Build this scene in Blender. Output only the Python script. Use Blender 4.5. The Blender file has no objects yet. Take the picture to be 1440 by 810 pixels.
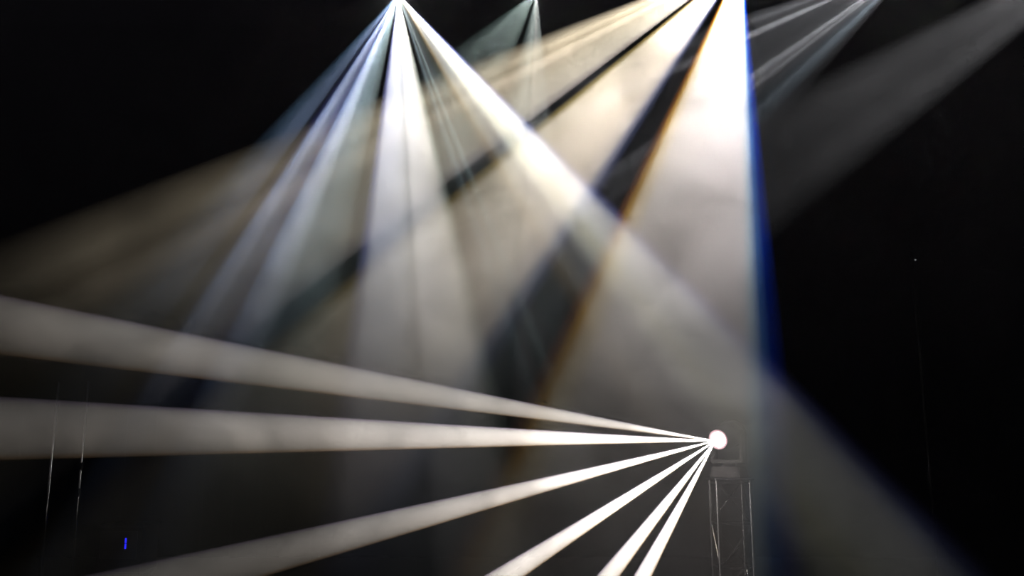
import bpy, bmesh, math, random
from mathutils import Vector, Matrix
random.seed(4)
S = bpy.context.scene
COL = S.collection
R = math.radians

# ---------------------------------------------------------------- camera
F_PX = 1250.0
CAM = Vector((0, 0, 1.7))
PITCH = R(10.5)
cd = bpy.data.cameras.new('camera')
cd.sensor_width = 36.0
cd.lens = 36.0 * F_PX / 1440.0
cd.clip_end = 200
cam = bpy.data.objects.new('camera', cd)
COL.objects.link(cam)
cam.location = CAM
cam.rotation_euler = (R(90) + PITCH, 0, 0)
S.camera = cam
cam_rot = cam.rotation_euler.to_matrix()

# ---------------------------------------------------------------- world, exposure
w = bpy.data.worlds.new('world')
S.world = w
w.use_nodes = True
w.node_tree.nodes['Background'].inputs[0].default_value = (0.013, 0.012, 0.015, 1)
w.node_tree.nodes['Background'].inputs[1].default_value = 1.0
S.view_settings.view_transform = 'Standard'
S.view_settings.look = 'None'
S.view_settings.gamma = 1.0
S.view_settings.use_curve_mapping = False
S.view_settings.exposure = 0.0
S.cycles.use_light_tree = True
S.cycles.volume_bounces = 0
S.cycles.diffuse_bounces = 1
S.cycles.glossy_bounces = 1
S.cycles.max_bounces = 3
S.cycles.use_denoising = True
S.cycles.seed = 7
S.cycles.use_adaptive_sampling = False
S.cycles.denoising_input_passes = 'RGB_ALBEDO'

HAZE_S = 0.28          # haze density per metre
HAZE_H = [(0, .06), (1.6, .1), (2.4, .135), (3.2, .26), (4.1, .62), (5, 1.0), (6, 1.2)]   # share of it by height
HAZE_SIDE = .12


def ray(px, py):
    return (cam_rot @ Vector(((px - 720) / F_PX, (405 - py) / F_PX, -1))).normalized()


def P(px, py, Y):
    d = ray(px, py)
    return CAM + d * (Y / d.y)


# ---------------------------------------------------------------- stage beams
def plane_dir(s, q):
    """direction, square to the sight line of source s, that runs towards q in the picture plane"""
    rs, rq = ray(*s), ray(*q)
    return (rq - rs * rq.dot(rs)).normalized()


def beam(name, src, Y, stops, gain, tint=(1, 1, 1), tilt=24.0, v_half=None, blend=0.12, grow=1.06, radius=0.006, pos=None):
    """One real spotlight with a gobo: stops = [(angle, (r,g,b) or level)], angle in degrees from
    straight down, positive to the right, across the fan."""
    rs = ray(*src)

    def ddir(a):
        return plane_dir(src, (src[0] + 500 * math.sin(R(a)), src[1] + 500 * math.cos(R(a))))
    d0, d1 = ddir(stops[0][0]), ddir(stops[-1][0])
    z0 = (d0 + d1).normalized()
    x0 = rs.cross(z0).normalized()

    def ang(d):
        return math.atan2(d.dot(x0), d.dot(z0))
    aa = [ang(ddir(s[0])) for s in stops]
    half = max(abs(aa[0]), abs(aa[-1]))
    # tilt the cone axis towards the house
    zt = (z0 * math.cos(R(tilt)) - rs * math.sin(R(tilt))).normalized()
    yt = (-zt).cross(x0).normalized()
    M = Matrix((x0, yt, -zt)).transposed()
    ld = bpy.data.lights.new(name, 'SPOT')
    cone = min(half * grow, R(80))
    sv = 1.0
    ld.spot_size = 2 * cone
    ld.spot_blend = blend
    ld.shadow_soft_size = radius
    ld.energy = gain
    ld.color = (1, 1, 1)
    lo = bpy.data.objects.new(name, ld)
    COL.objects.link(lo)
    p = pos if pos is not None else P(src[0], src[1], Y)
    lo.matrix_world = Matrix.Translation(p) @ M.to_4x4()
    ld.use_nodes = True
    nt = ld.node_tree
    em = [n for n in nt.nodes if n.type == 'EMISSION'][0]
    tc = nt.nodes.new('ShaderNodeTexCoord')

    def dot(v):
        n = nt.nodes.new('ShaderNodeVectorMath')
        n.operation = 'DOT_PRODUCT'
        nt.links.new(tc.outputs['Normal'], n.inputs[0])
        n.inputs[1].default_value = v
        return n.outputs['Value']

    def mth(op, a, b):
        n = nt.nodes.new('ShaderNodeMath')
        n.operation = op
        for i, q in enumerate((a, b)):
            if isinstance(q, (int, float)):
                n.inputs[i].default_value = q
            elif q is not None:
                nt.links.new(q, n.inputs[i])
        return n.outputs[0]
    lz = M.transposed() @ z0
    lx = M.transposed() @ x0
    u = mth('DIVIDE', dot(lx), dot(lz))
    th = math.tan(half)
    t = mth('MULTIPLY_ADD', u, 0.5 / th)
    t.node.inputs[2].default_value = 0.5
    cr = nt.nodes.new('ShaderNodeValToRGB')
    cr.color_ramp.interpolation = 'LINEAR'
    els = cr.color_ramp.elements
    vals = []
    for a, s in zip(aa, stops):
        c = s[1] if isinstance(s[1], tuple) else (s[1],) * 3
        vals.append(((math.tan(a) / th) * 0.5 + 0.5, tuple(c[i] * tint[i] for i in range(3)) + (1,)))
    vals.sort(key=lambda q: q[0])
    while len(els) < len(vals):
        els.new(0.5)
    for e, (p_, c) in zip(els, vals):
        e.position = min(1, max(0, p_))
    for e, (p_, c) in zip(els, vals):
        e.color = c
    nt.links.new(t, cr.inputs[0])
    nt.links.new(cr.outputs['Color'], em.inputs['Color'])
    em.inputs['Strength'].default_value = 1.0
    if v_half is not None:            # gobo slot: stops the light outside a thin fan
        v = mth('DIVIDE', dot((0, 1, 0)), dot((0, 0, -1)))
        v = mth('ABSOLUTE', v, None)
        k = math.tan(R(v_half))
        m = nt.nodes.new('ShaderNodeMapRange')
        m.interpolation_type = 'SMOOTHSTEP'
        nt.links.new(v, m.inputs['Value'])
        m.inputs['From Min'].default_value = k * 0.6
        m.inputs['From Max'].default_value = k
        m.inputs['To Min'].default_value = 1
        m.inputs['To Max'].default_value = 0
        nt.links.new(m.outputs['Result'], em.inputs['Strength'])
    return lo


def A(s):       # slope dx/dy -> angle
    return math.degrees(math.atan(s))


K = 60.0
SRC_A, SRC_B, SRC_C, SRC_E, SRC_F = (560, -8), (755, -12), (1043, -56), (1290, -55), (1660, -138)
YF = 8.0
Y_A, Y_B, Y_C, Y_E, Y_F, Y_G = 8.45, 8.45, 8.05, 8.05, 7.25, 9.8
# lamp A
beam('beam_A_left', SRC_A, Y_A, [(A(-.98), 0), (A(-.90), (.03, .05, .07)), (A(-.80), (.10, .13, .18)), (A(-.73), (.08, .10, .14)),
     (A(-.70), 0.01), (A(-.66), (.02, .02, .06)), (A(-.63), (.35, .42, .6)), (A(-.59), (.5, .52, .62)), (A(-.56), (.25, .27, .35)), (A(-.51), (.12, .12, .22)),
     (A(-.485), (.38, .47, .68)), (A(-.44), (.85, .9, 1)), (A(-.39), (.65, .72, .72)), (A(-.36), (.3, .36, .36)), (A(-.30), (.26, .32, .3)), (A(-.22), (.12, .14, .12)), (A(-.19), 0)], 200 * K, tint=(.88, .96, 1.1), v_half=6)
beam('beam_A_centre', SRC_A, Y_A, [(A(-.16), 0), (A(-.13), (.2, .22, .45)), (A(-.10), (.75, .8, 1)), (A(0), (.8, .84, .95)), (A(.03), (.7, .73, .8)), (A(.053), (.6, .62, .67)),
     (A(.08), (.95, .96, 1)), (A(.15), 1.0), (A(.20), (1, 1, .95)), (A(.235), (.4, .45, .4)), (A(.26), 0)], 105 * K, tint=(1, .98, .95))
beam('beam_A_streaks', SRC_A, Y_A, [(A(.27), 0), (A(.30), .02), (A(.32), (.07, .09, .1)), (A(.34), (.13, .17, .18)), (A(.36), .06), (A(.38), (.07, .09, .09)), (A(.40), (.15, .19, .19)), (A(.425), .06), (A(.46), (.04, .05, .05)),
     (A(.54), (.04, .04, .03)), (A(.585), (.2, .15, .08)), (A(.62), (.4, .37, .3)), (A(.67), (.42, .42, .4)), (A(.74), (.42, .42, .4))], 100 * K)
beam('beam_A_main', SRC_A, Y_A, [(A(.70), (.2, .2, .18)), (A(.74), (.6, .6, .5)), (A(.79), (.9, .88, .7)), (A(.84), (1, 1, .9)), (A(.93), (1, 1, 1)), (A(.96), (.7, .74, .9)), (A(.99), (.18, .2, .42)), (A(1.02), (.03, .03, .1)), (A(1.04), 0)], 370 * K)
# lamp B
beam('beam_B_left', SRC_B, Y_B, [(A(-1.5), 0), (A(-1.25), (.1, .14, .13)), (A(-1.05), (.28, .36, .33)), (A(-.8), (.2, .25, .24)), (A(-.6), (.26, .33, .3)), (A(-.45), (.15, .2, .18)), (A(-.36), 0)], 60 * K, v_half=6)
beam('beam_B_right', SRC_B, Y_B, [(A(-.30), 0), (A(-.24), (.2, .26, .25)), (A(-.16), (.6, .7, .65)), (A(-.10), (.8, .9, .85)), (A(-.07), (.4, .5, .45)), (A(-.04), (1, 1, .95)), (A(0), (.6, .65, .6)), (A(.08), (.55, .62, .6)), (A(.12), 0)], 13 * K)
# lamp C
beam('beam_C_upper', SRC_C, Y_C, [(-69.5, 0), (-67.5, (.5, .45, .36)), (-66, (.85, .77, .62)), (-64.5, (.62, .55, .43)), (-63, (.95, .86, .72)), (-61, (.6, .55, .46)), (-58, (.62, .59, .52)), (-55, (.6, .57, .52)), (-53.2, (.3, .28, .3)), (-52.6, 0)], 520 * K, v_half=6, tint=(1, .94, .82))
beam('beam_C_middle', SRC_C, Y_C, [(-51.4, 0), (-50.4, (.3, .24, .1)), (-49, (.9, .86, .75)), (-44, (1, .95, .9)), (-38, (1, .95, .9)), (-35, (.75, .72, .75)), (-33.4, (.25, .27, .4)), (-32.2, (.03,.04,.1)), (-31, 0)], 460 * K, v_half=6, tint=(1, .92, .78))
beam('beam_C_lower', SRC_C, Y_C, [(-26.6, 0), (-25.4, (.13, .04, 0)), (-24.2, (.55, .33, .08)), (-22.8, (.95, .84, .6)), (-20, (1, .97, .93)), (-8, (1, .97, .97)), (0, (1, .98, 1)), (1.6, (.6, .78, .95)), (3.0, (.07, .18, .5)), (4.4, (0, .02, .24)), (6.4, 0)], 390 * K, v_half=6, tint=(1, .94, .9))
# lamp E
beam('beam_E', SRC_E, Y_E, [(-73, 0), (-71, .3), (-70, .5), (-68.6, .2), (-67.3, .25), (-66.6, 1), (-65.6, 1), (-64.8, .2), (-60, .14), (-56.4, .2), (-55.4, .75), (-54.4, .7), (-53.5, .34), (-52.5, .6), (-51.4, .2), (-48.5, (.14, .16, .17)), (-47, (.32, .37, .4)), (-45.8, (.24, .28, .3)), (-43, .07), (-40, 0)], 110 * K, v_half=5, tint=(.97, .99, 1.05))
# lamp F
beam('beam_F', SRC_F, Y_F, [(-64.5, 0), (-62.4, .8), (-60.5, 1), (-57, .7), (-54, .85), (-52, .5), (-50, 0)], 25 * K, tint=(1, 1, 1.03))

# low lamp G
SRC_G = (1006, 620)
G = [(-80.9, 2.3, 60), (-90 + 1.1, 2.5, 60), (-(90 - 14.4), 2.3, 150), (-57.2, 2.5, 240), (-38.3, 3.0, 115), (-28.2, 2.9, 125)]
G[0] = (-(90 + 9.2), 2.3, 40)
G[1] = (-(90 + 1.0), 2.5, 100)
for a, h, g in G:
    beam('beam_G', SRC_G, Y_G, [(a - h, (.8, .7, 1)), (a - h * .8, 1.0), (a + h * .8, (1, .96, .9)), (a + h, (1, .7, .4))], g * 27 * K, tint=(1, .93, .86), grow=1.0, blend=.06, tilt=16)

# ---------------------------------------------------------------- materials
def mat(name, color, rough=0.6, metal=0.0, bump=0.0, scale=60.0, spec=0.5):
    m = bpy.data.materials.new(name)
    m.use_nodes = True
    nt = m.node_tree
    b = nt.nodes['Principled BSDF']
    nz = nt.nodes.new('ShaderNodeTexNoise')
    nz.inputs['Scale'].default_value = scale
    tc = nt.nodes.new('ShaderNodeTexCoord')
    nt.links.new(tc.outputs['Object'], nz.inputs['Vector'])
    mx = nt.nodes.new('ShaderNodeMix')
    mx.data_type = 'RGBA'
    mx.inputs[6].default_value = tuple(c * .75 for c in color) + (1,)
    mx.inputs[7].default_value = tuple(min(1, c * 1.25) for c in color) + (1,)
    nt.links.new(nz.outputs['Fac'], mx.inputs[0])
    nt.links.new(mx.outputs[2], b.inputs['Base Color'])
    b.inputs['Roughness'].default_value = rough
    b.inputs['Metallic'].default_value = metal
    b.inputs['Specular IOR Level'].default_value = spec
    if bump:
        bp = nt.nodes.new('ShaderNodeBump')
        bp.inputs['Strength'].default_value = bump
        bp.inputs['Distance'].default_value = .01
        nt.links.new(nz.outputs['Fac'], bp.inputs['Height'])
        nt.links.new(bp.outputs['Normal'], b.inputs['Normal'])
    return m


def emis(name, color, strength):
    m = bpy.data.materials.new(name)
    m.use_nodes = True
    b = m.node_tree.nodes['Principled BSDF']
    b.inputs['Base Color'].default_value = (.1, .1, .1, 1)
    b.inputs['Emission Color'].default_value = tuple(color) + (1,)
    b.inputs['Emission Strength'].default_value = strength
    m.cycles.emission_sampling = 'NONE'
    return m


def obj(name, bm, m, parent=None, smooth=False):
    me = bpy.data.meshes.new(name)
    bm.normal_update()
    bm.to_mesh(me)
    bm.free()
    me.materials.append(m)
    if smooth:
        for p in me.polygons:
            p.use_smooth = True
    o = bpy.data.objects.new(name, me)
    COL.objects.link(o)
    if parent:
        o.parent = parent
    return o


# haze filling the stage
hz = bpy.data.materials.new('haze')
hz.use_nodes = True
nt = hz.node_tree
nt.nodes.remove(nt.nodes['Principled BSDF'])
vs = nt.nodes.new('ShaderNodeVolumeScatter')
vs.inputs['Color'].default_value = (1, 1, 1, 1)
vs.inputs['Density'].default_value = HAZE_S
vs.inputs['Anisotropy'].default_value = 0.0
nt.links.new(vs.outputs[0], nt.nodes['Material Output'].inputs['Volume'])
tc = nt.nodes.new('ShaderNodeTexCoord')
nz = nt.nodes.new('ShaderNodeTexNoise')
nz.inputs['Scale'].default_value = 1.1
nz.inputs['Detail'].default_value = 3.0
nz.inputs['Roughness'].default_value = .6
nz.inputs['Distortion'].default_value = .6
nt.links.new(tc.outputs['Object'], nz.inputs['Vector'])
mr = nt.nodes.new('ShaderNodeMapRange')          # drifting thicker and thinner haze
mr.inputs['From Min'].default_value = .3
mr.inputs['From Max'].default_value = .7
mr.inputs['To Min'].default_value = HAZE_S * .55
mr.inputs['To Max'].default_value = HAZE_S * 1.45
nt.links.new(nz.outputs['Fac'], mr.inputs['Value'])
sx = nt.nodes.new('ShaderNodeSeparateXYZ')
nt.links.new(tc.outputs['Object'], sx.inputs[0])


def fn(op, a, b, c=None):
    n = nt.nodes.new('ShaderNodeMath')
    n.operation = op
    for i, q in enumerate((a, b, c)):
        if isinstance(q, (int, float)):
            n.inputs[i].default_value = q
        elif q is not None:
            nt.links.new(q, n.inputs[i])
    return n.outputs[0]


# haze shaped thicker high up, so the top beams fade faster downwards
hr = nt.nodes.new('ShaderNodeValToRGB')
hr.color_ramp.interpolation = 'B_SPLINE'
pts = HAZE_H
els = hr.color_ramp.elements
while len(els) < len(pts):
    els.new(.5)
for e, (z, v) in zip(els, pts):
    e.position = z / 8
for e, (z, v) in zip(els, pts):
    e.color = (v, v, v, 1)
nt.links.new(fn('MULTIPLY', sx.outputs['Z'], 1 / 8), hr.inputs[0])
# and thinned low down towards the left, so the low beams fade out
side = nt.nodes.new('ShaderNodeMapRange')
side.interpolation_type = 'SMOOTHSTEP'
nt.links.new(fn('MULTIPLY_ADD', sx.outputs['Z'], 1.6, sx.outputs['X']), side.inputs['Value'])
side.inputs['From Min'].default_value = -1.8
side.inputs['From Max'].default_value = 5.2
side.inputs['To Min'].default_value = HAZE_SIDE
side.inputs['To Max'].default_value = 1
d_ = fn('MULTIPLY', mr.outputs['Result'], hr.outputs['Color'])
d_ = fn('MULTIPLY', d_, side.outputs['Result'])
nt.links.new(fn('MULTIPLY', d_, 1.3), vs.inputs['Density'])
S.cycles.volume_step_rate = 0.25
bm = bmesh.new()
bmesh.ops.create_cube(bm, size=1)
bmesh.ops.scale(bm, vec=(19, 10.5, 9.04), verts=bm.verts)
bmesh.ops.translate(bm, vec=(0, 9.75, 4.48), verts=bm.verts)
h = obj('stage_haze', bm, hz)
h.visible_shadow = True
h['kind'] = 'stuff'; h['label'] = 'thin white theatrical haze filling the dark stage'; h['category'] = 'haze'

# ---------------------------------------------------------------- more materials
M_BODY = mat('black_housing', (.009, .009, .01), .5, 0, .2, 120, .15)
M_STEEL = mat('aluminium_tube', (.1, .1, .105), .35, 1.0, .1, 40)
M_CHROME = mat('bright_steel', (.7, .7, .72), .25, 1.0, .05, 30)
M_FLOOR = mat('black_stage_floor', (.003, .003, .0035), .8, 0, .3, 9, .1)
M_DRAPE = mat('black_drape', (.0022, .0022, .003), .95, 0, .2, 30, .02)
M_CASE = mat('black_case_laminate', (.004, .004, .005), .6, 0, .2, 50, .08)
M_LENS = emis('lit_lens', (1, .96, .93), 14)
M_RING = emis('painted_lens_reflection', (1, .55, .62), .75)  # rose glow stands in for coating reflections in the lens
M_BLUE = emis('blue_indicator', (.02, .02, 1), .9)
M_WHITE = emis('white_dot_glow', (.9, .95, 1), .28)


def bx(bm, c, s, rot=None):
    r_ = bmesh.ops.create_cube(bm, size=1)['verts']
    bmesh.ops.scale(bm, vec=s, verts=r_)
    if rot is not None:
        bmesh.ops.rotate(bm, cent=(0, 0, 0), matrix=rot, verts=r_)
    bmesh.ops.translate(bm, vec=c, verts=r_)
    return r_


def bevel(bm, w, seg=2):
    bmesh.ops.bevel(bm, geom=bm.edges[:], offset=w, segments=seg, affect='EDGES', profile=.6)


def tube(bm, a, b, r, n=12):
    a, b = Vector(a), Vector(b)
    d = b - a
    v = bmesh.ops.create_cone(bm, cap_ends=True, segments=n, radius1=r, radius2=r, depth=d.length)['verts']
    bmesh.ops.rotate(bm, cent=(0, 0, 0), matrix=d.to_track_quat('Z', 'Y').to_matrix(), verts=v)
    bmesh.ops.translate(bm, vec=(a + b) / 2, verts=v)
    return v


def lathe(bm, prof, n=32, axis=None, at=(0, 0, 0)):
    """prof: (r, z) list turned about z, then z is pointed along axis"""
    rings = []
    q = (axis.to_track_quat('Z', 'Y').to_matrix() if axis is not None else Matrix.Identity(3))
    at = Vector(at)
    for r_, z in prof:
        if r_ < 1e-5:
            rings.append([bm.verts.new(at + q @ Vector((0, 0, z)))])
        else:
            rings.append([bm.verts.new(at + q @ Vector((r_ * math.cos(2 * math.pi * k / n), r_ * math.sin(2 * math.pi * k / n), z))) for k in range(n)])
    for a, b in zip(rings, rings[1:]):
        for k in range(n):
            k2 = (k + 1) % n
            if len(a) == 1 and len(b) > 1:
                bm.faces.new((a[0], b[k2], b[k]))
            elif len(b) == 1 and len(a) > 1:
                bm.faces.new((a[k], a[k2], b[0]))
            elif len(a) > 1:
                bm.faces.new((a[k], a[k2], b[k2], b[k]))
    bmesh.ops.recalc_face_normals(bm, faces=bm.faces[:])


def thing(name, label, cat, loc, group=None):
    o = bpy.data.objects.new(name, None)
    o.empty_display_size = .1
    COL.objects.link(o)
    o.location = loc
    o['label'] = label
    o['category'] = cat
    if group:
        o['group'] = group
    return o


# ---------------------------------------------------------------- setting
bm = bmesh.new()
bx(bm, (0, 6, -.05), (24, 20, .1))
f = obj('floor', bm, M_FLOOR)
f['kind'] = 'structure'
f['label'] = 'matt black stage floor lost in the dark'
bm = bmesh.new()
NX, prev = 480, None
for i in range(NX + 1):
    x = -11 + 22 * i / NX
    y = 15.3 + .09 * math.sin(x * 14.0) + .04 * math.sin(x * 23.7 + 1.3) + .03 * math.sin(x * 5.1)
    col = [bm.verts.new((x + .01 * math.sin(z_ * 3 + x), y, z_)) for z_ in (0, 2, 4, 6, 8, 9.5)]
    if prev:
        for k in range(5):
            bm.faces.new((prev[k], col[k], col[k + 1], prev[k + 1]))
    prev = col
wb = obj('wall_back', bm, M_DRAPE, smooth=True)
wb['kind'] = 'structure'
wb['label'] = 'black pleated drape closing the back of the stage'


for sd, nm in ((-1, 'left'), (1, 'right')):
    bm = bmesh.new()
    prev = None
    for i in range(241):
        y = 3.0 + 12.2 * i / 240
        x = sd * (10.7 + .09 * math.sin(y * 14.0) + .04 * math.sin(y * 23.7))
        col = [bm.verts.new((x, y, z_)) for z_ in (0, 3, 6, 9.5)]
        if prev:
            for k in range(3):
                bm.faces.new((prev[k], col[k], col[k + 1], prev[k + 1]))
        prev = col
    ws = obj('wall_' + nm, bm, M_DRAPE, smooth=True)
    ws['kind'] = 'structure'
    ws['label'] = 'black pleated drape closing the %s side of the stage' % nm


# ---------------------------------------------------------------- moving heads
def moving_head(label, lens, n, up, base_len=.1, chord=None, standing=False):
    """lens: centre of the front glass; n: the way it looks; the yoke stands (or hangs) along z"""
    n = n.normalized()
    pivot = lens - n * .27
    sgn = -1 if standing else 1
    root = thing('moving_head_light', label, 'stage light', (pivot.x, pivot.y, pivot.z + sgn * .47), 'moving head stage lights')
    o0 = Vector((0, 0, -sgn * .47))          # pivot in local space
    # yoke axis: horizontal, square to the head
    ax = n.cross(Vector((0, 0, 1)))
    ax = ax.normalized() if ax.length > .05 else Vector((1, 0, 0))
    rot = Matrix((ax, Vector((0, 0, 1)).cross(ax), Vector((0, 0, 1)))).transposed()
    bm = bmesh.new()
    v = bx(bm, (0, 0, 0), (.36, .26, .13))
    for q in v:
        if q.co.z * sgn < 0:
            q.co.x *= .86
            q.co.y *= .86
    bevel(bm, .018)
    bmesh.ops.rotate(bm, cent=(0, 0, 0), matrix=rot, verts=bm.verts)
    bmesh.ops.translate(bm, vec=(0, 0, -sgn * .065), verts=bm.verts)
    obj('base', bm, M_BODY, root)
    bm = bmesh.new()
    tube(bm, (0, 0, -sgn * .13), (0, 0, -sgn * .165), .07, 24)
    vs_ = bx(bm, (0, 0, -sgn * .18), (.37, .12, .04), rot)
    obj('yoke', bm, M_BODY, root)
    for sd in (-1, 1):
        bm = bmesh.new()
        v = bx(bm, (0, 0, 0), (.045, .13, .36))
        for q in v:
            if q.co.z * sgn < 0:
                q.co.y *= .8
        bevel(bm, .014)
        bmesh.ops.rotate(bm, cent=(0, 0, 0), matrix=rot, verts=bm.verts)
        bmesh.ops.translate(bm, vec=ax * sd * .175 + Vector((0, 0, -sgn * .35)), verts=bm.verts)
        arm = obj('yoke_arm', bm, M_BODY, root)
        bm = bmesh.new()
        tube(bm, o0 + ax * sd * .19, o0 + ax * sd * .205, .035, 20)
        obj('pivot_cap', bm, M_BODY, arm)
    bm = bmesh.new()
    lathe(bm, [(0, -.22), (.07, -.22), (.11, -.2), (.135, -.14), (.145, -.02), (.14, .1), (.125, .2), (.112, .262), (.108, .268), (.098, .268), (.096, .235), (0, .235)], 36, n, o0)
    hd = obj('head', bm, M_BODY, root, True)
    for k in range(3):
        bm = bmesh.new()
        lathe(bm, [(.141, -.16 + .03 * k), (.152, -.157 + .03 * k), (.152, -.147 + .03 * k), (.141, -.144 + .03 * k), (.141, -.16 + .03 * k)], 36, n, o0)
        obj('cooling_fin', bm, M_BODY, hd)
    bm = bmesh.new()
    lathe(bm, [(.082, .25), (.078, .262), (.062, .278), (.035, .29), (0, .295)], 32, n, o0)
    obj('lens', bm, M_LENS, root, True)
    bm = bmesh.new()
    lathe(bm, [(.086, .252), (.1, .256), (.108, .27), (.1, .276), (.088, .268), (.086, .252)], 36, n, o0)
    rg = obj('lens_reflection_ring', bm, M_RING, root, True)
    rg['label'] = 'glowing rose ring imitating reflections in the lens coating'
    if chord is not None:
        for sd in (-1, 1):
            bm = bmesh.new()
            a = ax * sd * .11
            tube(bm, a, (a.x, a.y, chord - root.location.z - .04), .012, 10)
            bx(bm, (a.x, a.y, chord - root.location.z - .05), (.05, .09, .03))
            lathe(bm, [(.028, -.02), (.038, -.02), (.038, .02), (.028, .02), (.028, -.02)], 16, Vector((1, 0, 0)), (a.x, a.y, chord - root.location.z))
            obj('hanging_clamp', bm, M_BODY, root)
    return root


CH = 7.35            # height of the lower chords of the front truss
def hung(label, src, Y, chord=CH):
    p = P(src[0], src[1], Y)
    rs = ray(*src)
    d = plane_dir(src, (src[0], src[1] + 500))
    n = (d - rs * .12).normalized()
    return moving_head(label, p - n * .04, n, 1, chord=chord)


hung('black hanging stage light throwing the fan of blue-white beams at the top left', SRC_A, Y_A)
hung('black hanging stage light throwing the thin pale green beams, top middle', SRC_B, Y_B)
hung('black hanging stage light throwing the widest white beam with a blue edge', SRC_C, Y_C)
hung('black hanging stage light throwing thin grey streaks right of the blue-edged beam', SRC_E, Y_E)
hung('black hanging stage light throwing the broad dim beam at the top right corner', SRC_F, Y_F, 8.0)
pg = P(SRC_G[0], SRC_G[1], Y_G)
ng = (plane_dir(SRC_G, (SRC_G[0] - 400, SRC_G[1] + 190)) - ray(*SRC_G) * 2.0).normalized()
gl = moving_head('low stage light with its round white lens lit, on top of the lattice tower', pg - ng * .07, ng, 1, standing=True)


# ---------------------------------------------------------------- trusses
def lattice(name, label, a, b, w, bays, group=None, plate=False):
    a, b = Vector(a), Vector(b)
    L = (b - a).length
    t = (b - a).normalized()
    if abs(t.z) > .5:
        e1, e2 = Vector((1, 0, 0)), Vector((0, 1, 0))
    else:
        e1, e2 = Vector((0, 1, 0)), Vector((0, 0, 1))
    root = thing(name, label, 'truss', a, group)
    cs = [(e1 * i + e2 * j) * w / 2 for i, j in ((-1, -1), (1, -1), (1, 1), (-1, 1))]
    for c in cs:
        bm = bmesh.new()
        tube(bm, c, c + t * L, .0225, 12)
        obj('chord', bm, M_STEEL, root)
    for k in range(bays + 1):
        for q in range(4):
            c0, c1 = cs[q], cs[(q + 1) % 4]
            h0 = min(max(L * k / bays, .03), L - .03)
            bm = bmesh.new()
            tube(bm, c0 + t * h0, c1 + t * h0, .011, 8)
            obj('cross_bar', bm, M_STEEL, root)
            if k < bays:
                h1 = L * (k + 1) / bays
                s_, e_ = (c0, c1) if (k + q) % 2 else (c1, c0)
                bm = bmesh.new()
                tube(bm, s_ + t * h0, e_ + t * (h1 - .02), .011, 8)
                obj('diagonal_brace', bm, M_STEEL, root)
    if plate:
        bm = bmesh.new()
        bx(bm, (0, 0, L + .01), (w + .07, w + .07, .02))
        bevel(bm, .005, 1)
        obj('top_plate', bm, M_STEEL, root)
        bm = bmesh.new()
        bx(bm, (0, 0, -.012), (w + .3, w + .3, .02))
        bevel(bm, .005, 1)
        obj('base_plate', bm, M_STEEL, root)
    return root


TW_TOP = gl.location.z - .021
lattice('truss_tower', 'square aluminium lattice tower standing under the low stage light', (gl.location.x, gl.location.y, .024), (gl.location.x, gl.location.y, TW_TOP), .36, max(2, round(TW_TOP / .42)), plate=True)
lattice('lighting_truss', 'long aluminium box truss that the stage lights hang from', (-8, 8.25, CH + .22), (8, 8.25, CH + .22), .4, 32)
for sx_ in (-1, 1):
    lattice('lattice_tower', 'upright lattice tower holding up the %s end of the lighting truss' % ('left', 'right')[sx_ > 0], (sx_ * 8.3, 8.25, 0.0), (sx_ * 8.3, 8.25, CH + .9), .4, 16, 'towers carrying the lighting truss')
pf = P(SRC_F[0], SRC_F[1], Y_F)
bm = bmesh.new()
tube(bm, (pf.x - 1.2, pf.y, 8.0), (8.6, pf.y, 8.0), .024)
tube(bm, (8.12, pf.y, 8.0), (8.12, 8.0, 8.0), .024)
hp = obj('hanging_pipe', bm, M_STEEL)
hp['label'] = 'short steel pipe carrying the stage light in the top right corner'
hp['category'] = 'pipe'


# ---------------------------------------------------------------- upright poles, rack
def pole(label, ratio, Y, top, joints, rad=.02, m=None):
    root = thing('upright_pole', label, 'pole', (ratio * Y, Y, 0))
    bm = bmesh.new()
    tube(bm, (0, 0, .01), (0, 0, top), rad, 24)
    obj('tube', bm, m or M_CHROME, root, True)
    for z in joints:
        bm = bmesh.new()
        lathe(bm, [(rad, z - .05), (rad + .014, z - .045), (rad + .014, z + .045), (rad, z + .05)], 24)
        bx(bm, (0, -rad - .02, z), (.03, .03, .04))
        obj('coupler', bm, M_BODY, root)
    bm = bmesh.new()
    bx(bm, (0, 0, .006), (.4, .4, .012))
    obj('base_plate', bm, M_BODY, root)
    return root


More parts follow.
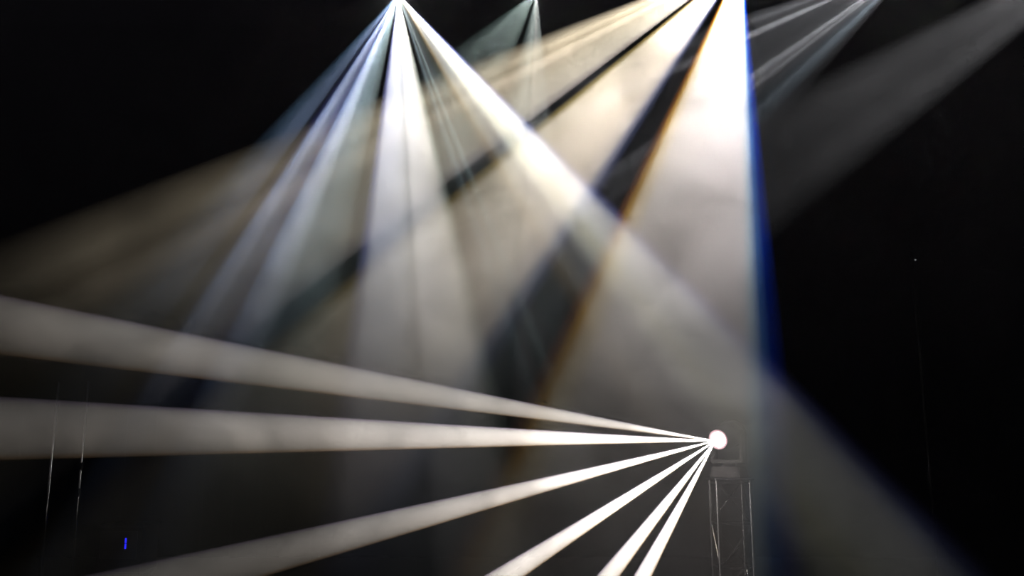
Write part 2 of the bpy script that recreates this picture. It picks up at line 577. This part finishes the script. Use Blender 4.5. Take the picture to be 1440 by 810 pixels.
YP = 11.5
p1 = pole('outermost of the two thin upright steel poles at the left edge', -.5085, YP, 2.6, (), .018)
p2 = pole('inner thin upright steel pole with black couplers, at the left edge', -.4752, YP, 2.6, (P(112, 692, YP).z, P(114, 656, YP).z), .016)
p3 = pole('faint upright pole with a fitting, standing alone in the dark at the right', .4605, 11.0, 4.2, (P(1307, 668, 11).z,), .02, M_BODY)
q = P(1286, 366, 10.97)
bm = bmesh.new()
bx(bm, (q.x - p3.location.x - .02, q.y - p3.location.y, q.z), (.07, .05, .05))
bevel(bm, .008, 1)
cl = obj('clamp', bm, M_BODY, p3)
bm = bmesh.new()
lathe(bm, [(0, 0), (.012, 0), (.012, .006), (.007, .012), (0, .013)], 16, Vector((0, -1, 0)), (q.x - p3.location.x, q.y - p3.location.y - .022, q.z))
li = obj('indicator', bm, M_WHITE, cl)  # small glowing white dot on the clamp
li['label'] = 'tiny glowing white dot'

q = P(175, 765, 12.5)
RH = q.z + .25
rk = thing('equipment_case', 'black equipment case with one small blue light, lower left', 'case', (q.x - .1, q.y + .36, 0))
bm = bmesh.new()
bx(bm, (0, 0, RH / 2 + .05), (.6, .6, RH - .1))
bevel(bm, .012)
obj('body', bm, M_CASE, rk)
for zz in (.09, RH - .02):
    bm = bmesh.new()
    bx(bm, (0, 0, zz), (.625, .625, .03))
    bevel(bm, .004, 1)
    obj('edge_rail', bm, M_BODY, rk)
for sx_ in (-1, 1):
    for sy_ in (-1, 1):
        bm = bmesh.new()
        tube(bm, (sx_ * .24 - .02, sy_ * .24, .04), (sx_ * .24 + .02, sy_ * .24, .04), .04, 16)
        obj('caster', bm, M_BODY, rk)
bm = bmesh.new()
bx(bm, (0, -.31, RH - .27), (.5, .02, .36))
bevel(bm, .004, 1)
fp = obj('front_panel', bm, M_BODY, rk)
for dz in (.032, -.026):
    bm = bmesh.new()
    bx(bm, (.1, -.326, q.z + dz * 1.3), (.024, .012, .068))
    bevel(bm, .003, 1)
    e = obj('indicator', bm, M_BLUE, fp)
    e['label'] = 'lit blue indicator strip'


# ---------------------------------------------------------------- added unseen dim spots, to pick out the poles and tower
def added_fill_spot(loc, target, watts, deg, color=(1, 1, 1)):
    ld = bpy.data.lights.new('added_fill_spot', 'SPOT')
    ld.energy = watts
    ld.spot_size = R(deg)
    ld.spot_blend = 1.0
    ld.shadow_soft_size = .05
    ld.color = color
    lo = bpy.data.objects.new('added_fill_spot', ld)
    COL.objects.link(lo)
    lo.location = loc
    lo.rotation_euler = (Vector(target) - Vector(loc)).to_track_quat('-Z', 'Y').to_euler()


added_fill_spot((-7.8, 10.0, 1.2), (-5.65, 11.5, 1.12), .35, 30)  # added for glints on the left poles
added_fill_spot((3.0, 6.6, 2.4), (gl.location.x, gl.location.y, .8), .07, 50)  # added to show the tower metal faintly
